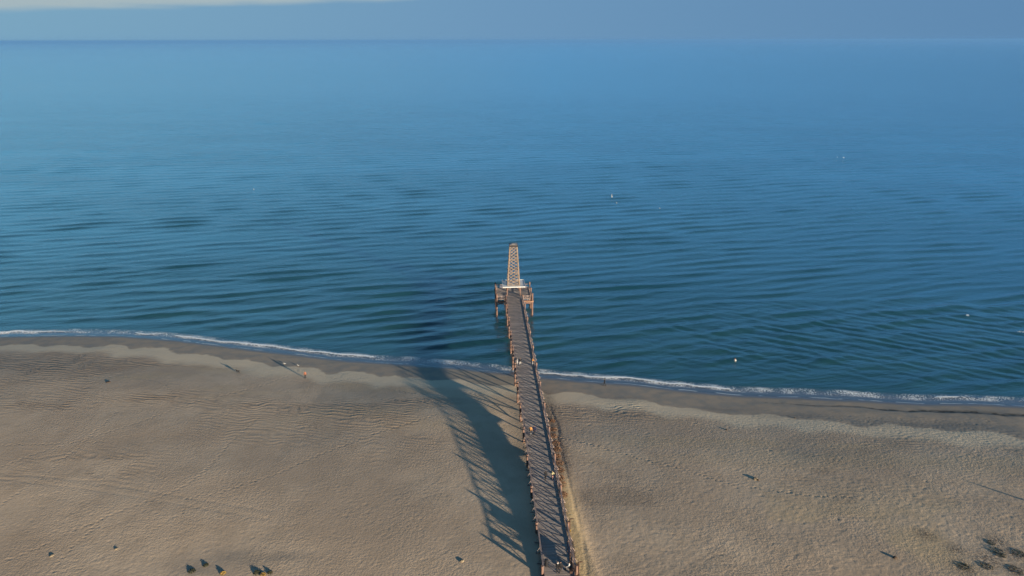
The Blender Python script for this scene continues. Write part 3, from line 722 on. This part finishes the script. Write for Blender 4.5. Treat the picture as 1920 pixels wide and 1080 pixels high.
# small white dog beside the orange jacket, black dog on the left beach
def dog(p, rz, fur, k, label):
    t = empty('dog', p, rz, label, 'dog'); b = MB()
    V = lambda x, y, z: Vector((x, y, z)) * k
    b.limb([V(0, -.24, .44), V(0, 0, .43), V(0, .20, .45)], [.11 * k, .12 * k, .14 * k])
    b.limb([V(0, .24, .48), V(0, .36, .60)], [.09 * k, .07 * k]); b.ell(V(0, .42, .64), (.07 * k, .09 * k, .075 * k)); b.limb([V(0, .46, .62), V(0, .56, .60)], [.045 * k, .03 * k])
    for s_ in (-1, 1):
        b.limb([V(s_ * .08, .20, .42), V(s_ * .085, .19, .22), V(s_ * .085, .20, .03)], [.06 * k, .036 * k, .026 * k])
        b.limb([V(s_ * .08, -.24, .42), V(s_ * .09, -.16, .25), V(s_ * .09, -.30, .15), V(s_ * .09, -.26, .02)], [.08 * k, .05 * k, .03 * k, .025 * k])
        b.limb([V(s_ * .05, .40, .70), V(s_ * .075, .38, .76)], [.028 * k, .012 * k])
    b.limb([V(0, -.32, .48), V(0, -.48, .58), V(0, -.56, .70)], [.035 * k, .025 * k, .015 * k])
    b.build('body', M[fur], t, remesh=.014 * k)
    MB().ell(V(0, .585, .61), (.018 * k,) * 3, n=6).build('nose', M['black'], t)
dog(at_z(995, 815.5, D0), R(180), 'dogw', .75, 'small white dog at the feet of the person in the orange jacket')
dog(ground_pt(446.5, 699), R(82), 'dog', 1.15, 'black dog with bent head alone on the left beach')

# bench, litter bin, dark panel, bracket posts at the pier's landward end
be = empty('bench', pier_pt(1.62, .6, DECK + .012), PA, 'dark bench against the right railing with a person in white on it', 'bench')
MB().box((-.22, -.9, .40), (.22, .9, .46)).build('seat', M['darkmetal'], be)
MB().box((.225, -.9, .50), (.28, .9, .90)).build('backrest', M['darkmetal'], be)
for yy in (-.75, .75):
    MB().box((-.20, yy - .04, 0), (.20, yy + .04, .397)).box((.20, yy - .03, .403), (.222, yy + .03, .85)).build('leg', M['darkmetal'], be)
ib = empty('notice_board', pier_pt(1.72, 3.0, DECK + .012), PA, 'dark blue-black upright board standing at the right railing just beyond the bench', 'notice board')
MB().box((-.05, -1.15, .35), (.05, 1.15, 1.75)).build('panel', M['panel'], ib)
for yy in (-1.22, 1.22): MB().box((-.07, yy - .06, 0), (.07, yy + .06, 1.9)).build('post', M['darkmetal'], ib)
bp = at_z(1024.3, 1061, DECK + .012)
lb = empty('litter_bin', bp, PA, 'tall black litter bin by the left edge of the deck near its landward end', 'litter bin')
MB().tube([(0, 0, .05), (0, 0, 1.0)], [.24, .27], 16).build('bin_body', M['black'], lb)
MB().tube([(0, 0, 1.003), (0, 0, 1.06), (0, 0, 1.18)], [.30, .30, .12], 16).build('lid', M['black'], lb)
MB().tube([(0, 0, 0), (0, 0, .048)], [.20, .20], 16).build('base', M['darkmetal'], lb)
for v, lab in ((0.0, 'dark bracket-topped post at the very landward end of the right railing'), (BAY, 'dark bracket-topped post on the right railing beside the yellow tuft')):
    t = empty('bracket_post', pier_pt(PU + .26, v, DECK + .0), PA, lab, 'post', 'dark bracket posts at the right railing')
    MB().tube([(0, 0, -1.2), (0, 0, 1.75)], [.10, .09], 10).build('post', M['darkmetal'], t)
    MB().tube([(0, 0, 1.80), (.30, 0, 1.84), (.62, 0, 1.76)], [.09, .08, .07], 8).build('arm', M['darkmetal'], t)

# ------------------------------------------------------------------ frame whose long double shadow enters at the right edge
tip = ground_pt(1816, 903); L_ = 24.0
sh = Vector((to_sun.x, to_sun.y, 0)).normalized()
bx = tip + sh * L_; gzz = gz(bx.x, bx.y)
hh = tip.z + L_ * math.tan(e_) - gzz
mf = empty('lookout_mast', (bx.x, bx.y, gzz), R(45), 'tall slender twin-post mast standing on the sand beyond the right edge', 'mast')
for s_ in (-1, 1): MB().tube([(s_ * .40, 0, -.5), (s_ * .05, 0, hh)], [.15, .09], 8).build('post', M['rail'], mf)
MB().box((-.30, -.05, hh * .3), (.30, .05, hh * .3 + .12)).build('crossbar', M['rail'], mf)

# ------------------------------------------------------------------ birds and buoys
def gull(p, rz, label, k=1., flying=False, group='seagulls'):
    t = empty('seagull', p, rz, label, 'seagull', group); b = MB()
    V = lambda x, y, z: Vector((x, y, z)) * k
    z = .20 if not flying else 0
    b.limb([V(0, -.20, z), V(0, 0, z + .02), V(0, .14, z + .04)], [.03 * k, .10 * k, .08 * k]); b.limb([V(0, .14, z + .06), V(0, .22, z + .14)], [.05 * k, .055 * k])
    b.build('body', M['gull'], t, remesh=.012 * k)
    for s_ in (-1, 1):
        w = MB()
        if flying: w.tube([V(s_ * .05, .05, z + .05), V(s_ * .35, .08, z + .18), V(s_ * .68, -.06, z + .10)], [.055 * k, .04 * k, .008 * k], 6)
        else: w.limb([V(s_ * .085, .08, z + .05), V(s_ * .09, -.12, z + .02), V(s_ * .03, -.32, z)], [.05 * k, .045 * k, .012 * k])
        w.build('wing', M['gullwing'] if not flying else M['gull'], t, smooth=True)
        if not flying: MB().tube([V(s_ * .04, 0, -.01), V(s_ * .04, 0, z - .05)], .009 * k, 6).build('leg', M['beak'], t)
    MB().tube([V(0, .265, z + .135), V(0, .33, z + .12)], [.018 * k, .004 * k], 6).build('beak', M['beak'], t)
gull(ground_pt(534, 683), R(100), 'left one of the two seagulls on the wet sand behind the coral-topped person')
gull(ground_pt(559, 686.5), R(70), 'right one of the two seagulls on the wet sand behind the coral-topped person')
p = at_z(1582, 296, 1.0); gull(p, R(60), 'large white seagull low over the open sea at upper right', 2.0, True)
p = at_z(1570, 294.5, 1.0); gull(p, R(80), 'small faint seagull just left of the large one over the open sea', 1.1, True)
gull(at_z(1156, 381.5, -.15), R(50), 'seagull sitting on the sea beyond the tower, nearest below the slim spar buoy', 1.5)
gull(at_z(1237, 391.5, -.15), R(80), 'seagull sitting on the sea beyond the tower, the farthest right of the small group', 1.2)
gull(at_z(476, 356, -.15), R(40), 'lone white seagull sitting on the sea in the left half', 1.5)
sb = empty('spar_buoy', at_z(1147, 369, -.1), 0, 'slim white spar buoy upright in the sea above and left of a floating seagull', 'buoy')
MB().tube([(0, 0, -.6), (0, 0, .1), (0, 0, 1.5)], [.16, .16, .05], 10).build('spar', M['buoy'], sb)
MB().tube([(0, 0, -.10), (0, 0, .22)], [.34, .34], 12).build('float', M['buoy'], sb)
rb = empty('round_buoy', at_z(1378, 676.5, 0), 0, 'round white buoy floating close to shore right of the pier', 'buoy')
MB().ell((0, 0, .12), (.33, .33, .33), n=16).build('float', M['buoy'], rb, smooth=True)
MB().tube([(0, 0, .455), (0, 0, .62)], [.07, .05], 8).build('lifting_eye', M['buoyred'], rb)

# ------------------------------------------------------------------ plants, clumps, debris
def tuft(p, r, h, leafm, label, cat='plant', name='dune_plant', n=160, seed=0, group=None, spread=1.):
    rn = random.Random(seed); t = empty(name, p, rn.uniform(0, 6), label, cat, group); b = MB()
    for i in range(n):
        a = rn.uniform(0, 6.28); q = math.sqrt(rn.random()) * r; zz = h * (1 - (q / r) ** 2) * rn.uniform(.2, 1) + .02
        c = Vector((q * math.cos(a), q * math.sin(a), zz)); s_ = rn.uniform(.03, .085) * spread
        d1 = Vector((rn.gauss(0, 1), rn.gauss(0, 1), rn.gauss(0, .6))).normalized() * s_ * 1.7; d2 = d1.cross(Vector((rn.gauss(0, 1), rn.gauss(0, 1), rn.gauss(0, 1)))).normalized() * s_ * .6
        vs_ = [b.bm.verts.new(c + o) for o in (-d1, d2, d1, -d2)]; b.bm.faces.new(vs_)
    b.build('foliage', M[leafm], t)
    s2 = MB()
    for i in range(7):
        a = i * .9 + rn.random(); s2.tube([(0, 0, -.08), (math.cos(a) * r * .4, math.sin(a) * r * .4, h * .45), (math.cos(a) * r * .8, math.sin(a) * r * .8, h * .55)], [.02, .014, .006], 5)
    s2.build('stem', M['stem'], t)
    return t
PL = [
 (360, 1071, .7, .3, 'leaf', 'dark green dune plant at the bottom left, the farthest left of the three large ones'),
 (386, 1060, .5, .3, 'leaf', 'small dark dune plant up and right of the leftmost large plant at bottom left'),
 (418, 1075, .55, .4, 'leafy', 'yellow-flowering dune plant at the bottom left between two dark green ones'),
 (482, 1074, .65, .4, 'leaf', 'dark green dune plant at the bottom edge left of a yellow-flowering one'),
 (493, 1078, .55, .45, 'leafy', 'yellow-flowering dune plant at the bottom edge between two dark green ones'),
 (506, 1074, .5, .35, 'leaf', 'dark green dune plant at the bottom edge right of a yellow-flowering one'),
 (1067, 996, .38, .35, 'leafy', 'yellow tuft on the warm sand bank beside the right railing'),
 (1870, 1034, .9, .13, 'leaf', 'dark scrubby patch plant at the bottom right, in the middle of the diagonal row'),
 (1858, 1018, .5, .13, 'leaf', 'small dark scrub tuft topmost of the diagonal row at bottom right'),
 (1876, 1041, .55, .13, 'leaf', 'dark scrub tuft just below the largest one of the diagonal row at bottom right'),
 (1912, 1039, .8, .13, 'leaf', 'dark scrub tuft touching the right edge near the bottom'),
 (1850, 1062, .7, .13, 'leaf', 'dark scrub tuft near the bottom right below the largest of the diagonal row'),
 (1808, 1063, .7, .13, 'leaf', 'dark scrub tuft near the bottom, the farthest left of the scrub at bottom right'),
 (1904, 1070, .8, .13, 'leaf', 'dark scrub tuft in the bottom right corner'),
]
for i, (px, py, r, h, lm, lab) in enumerate(PL):
    tuft(ground_pt(px, py), r * (1.25 if px > 1500 else .75), h * (.6 if px > 1500 else .8), lm, lab, n=int((170 if px > 1500 else 260) * r), seed=i, group='dune plants on the sand')
# weeds heaped against the sunny side of the pier
WP = [(1036, 790, .6), (1038, 806, .7), (1037, 818, .9), (1042, 832, .9), (1045, 843, .8), (1046, 856, .6), (1048, 868, .9), (1050, 882, .8), (1051, 896, .7), (1052.5, 908, .9), (1056, 928, .8)]
wn_ = ['heaped against the pier, farthest one towards the sea', 'second from the seaward end of the row beside the pier', 'third from the seaward end of the row beside the pier',
       'fourth from the seaward end of the row beside the pier', 'fifth from the seaward end of the row beside the pier', 'sixth of eleven, in the middle of the row beside the pier',
       'fifth from the landward end of the row beside the pier', 'fourth from the landward end of the row beside the pier', 'third from the landward end of the row beside the pier',
       'second from the landward end of the row beside the pier', 'heaped against the pier, nearest one to the landward end']
for i, ((px, py, r), lab) in enumerate(zip(WP, wn_)):
    tuft(ground_pt(px, py), r, .55, 'dry', 'brown dry weed clump ' + lab, name='weed_clump', cat='weed clump', n=230, seed=50 + i, group='dry weed clumps along the right side of the pier', spread=1.2)
def clump(px, py, r, label, m='rock', seed=0, name='sand_clump', cat='clump', flat=.3):
    rn = random.Random(seed); p = ground_pt(px, py); b = MB(); r *= .6
    b.ell((0, 0, r * flat * .4), (r, r * .8, r * flat), n=14, jit=r * .09, rng=rn)
    o = b.build(name, M[m], None, p, smooth=True, rz=rn.uniform(0, 6)); return tag(o, label, cat)
clump(866, 1052, .6, 'pale rounded sand clump lying left of the pier shadow near the bottom', seed=1)
clump(97, 1042, .55, 'pale sand clump near the bottom left corner, lower one of two', seed=2)
clump(218, 1029, .45, 'pale sand clump near the bottom left, upper right one of two', seed=3)
clump(1416, 898, .8, 'pale sand hummock with dark hollows on the right beach', seed=4)
clump(203, 716.5, .8, 'low brown driftwood lump on the left beach below the pale band', 'drift', 5, 'driftwood', 'driftwood', .25)
clump(1362, 806, .4, 'dark driftwood bit on the right beach below the pale sand band', 'drift', 6, 'driftwood', 'driftwood', .5)
clump(1678, 1046, .55, 'dark lump standing in for a hole in the trampled sand at lower right', 'drift', 7, 'driftwood', 'driftwood', .5)  # dark lump put in where the sand has a dark hole
clump(1421, 900.5, .35, 'dark driftwood bit at the foot of the pale hummock on the right beach', 'drift', 8, 'driftwood', 'driftwood', .6)
clump(1490, 784, .3, 'small dark driftwood bit on the damp sand at right', 'drift', 9, 'driftwood', 'driftwood', .6)
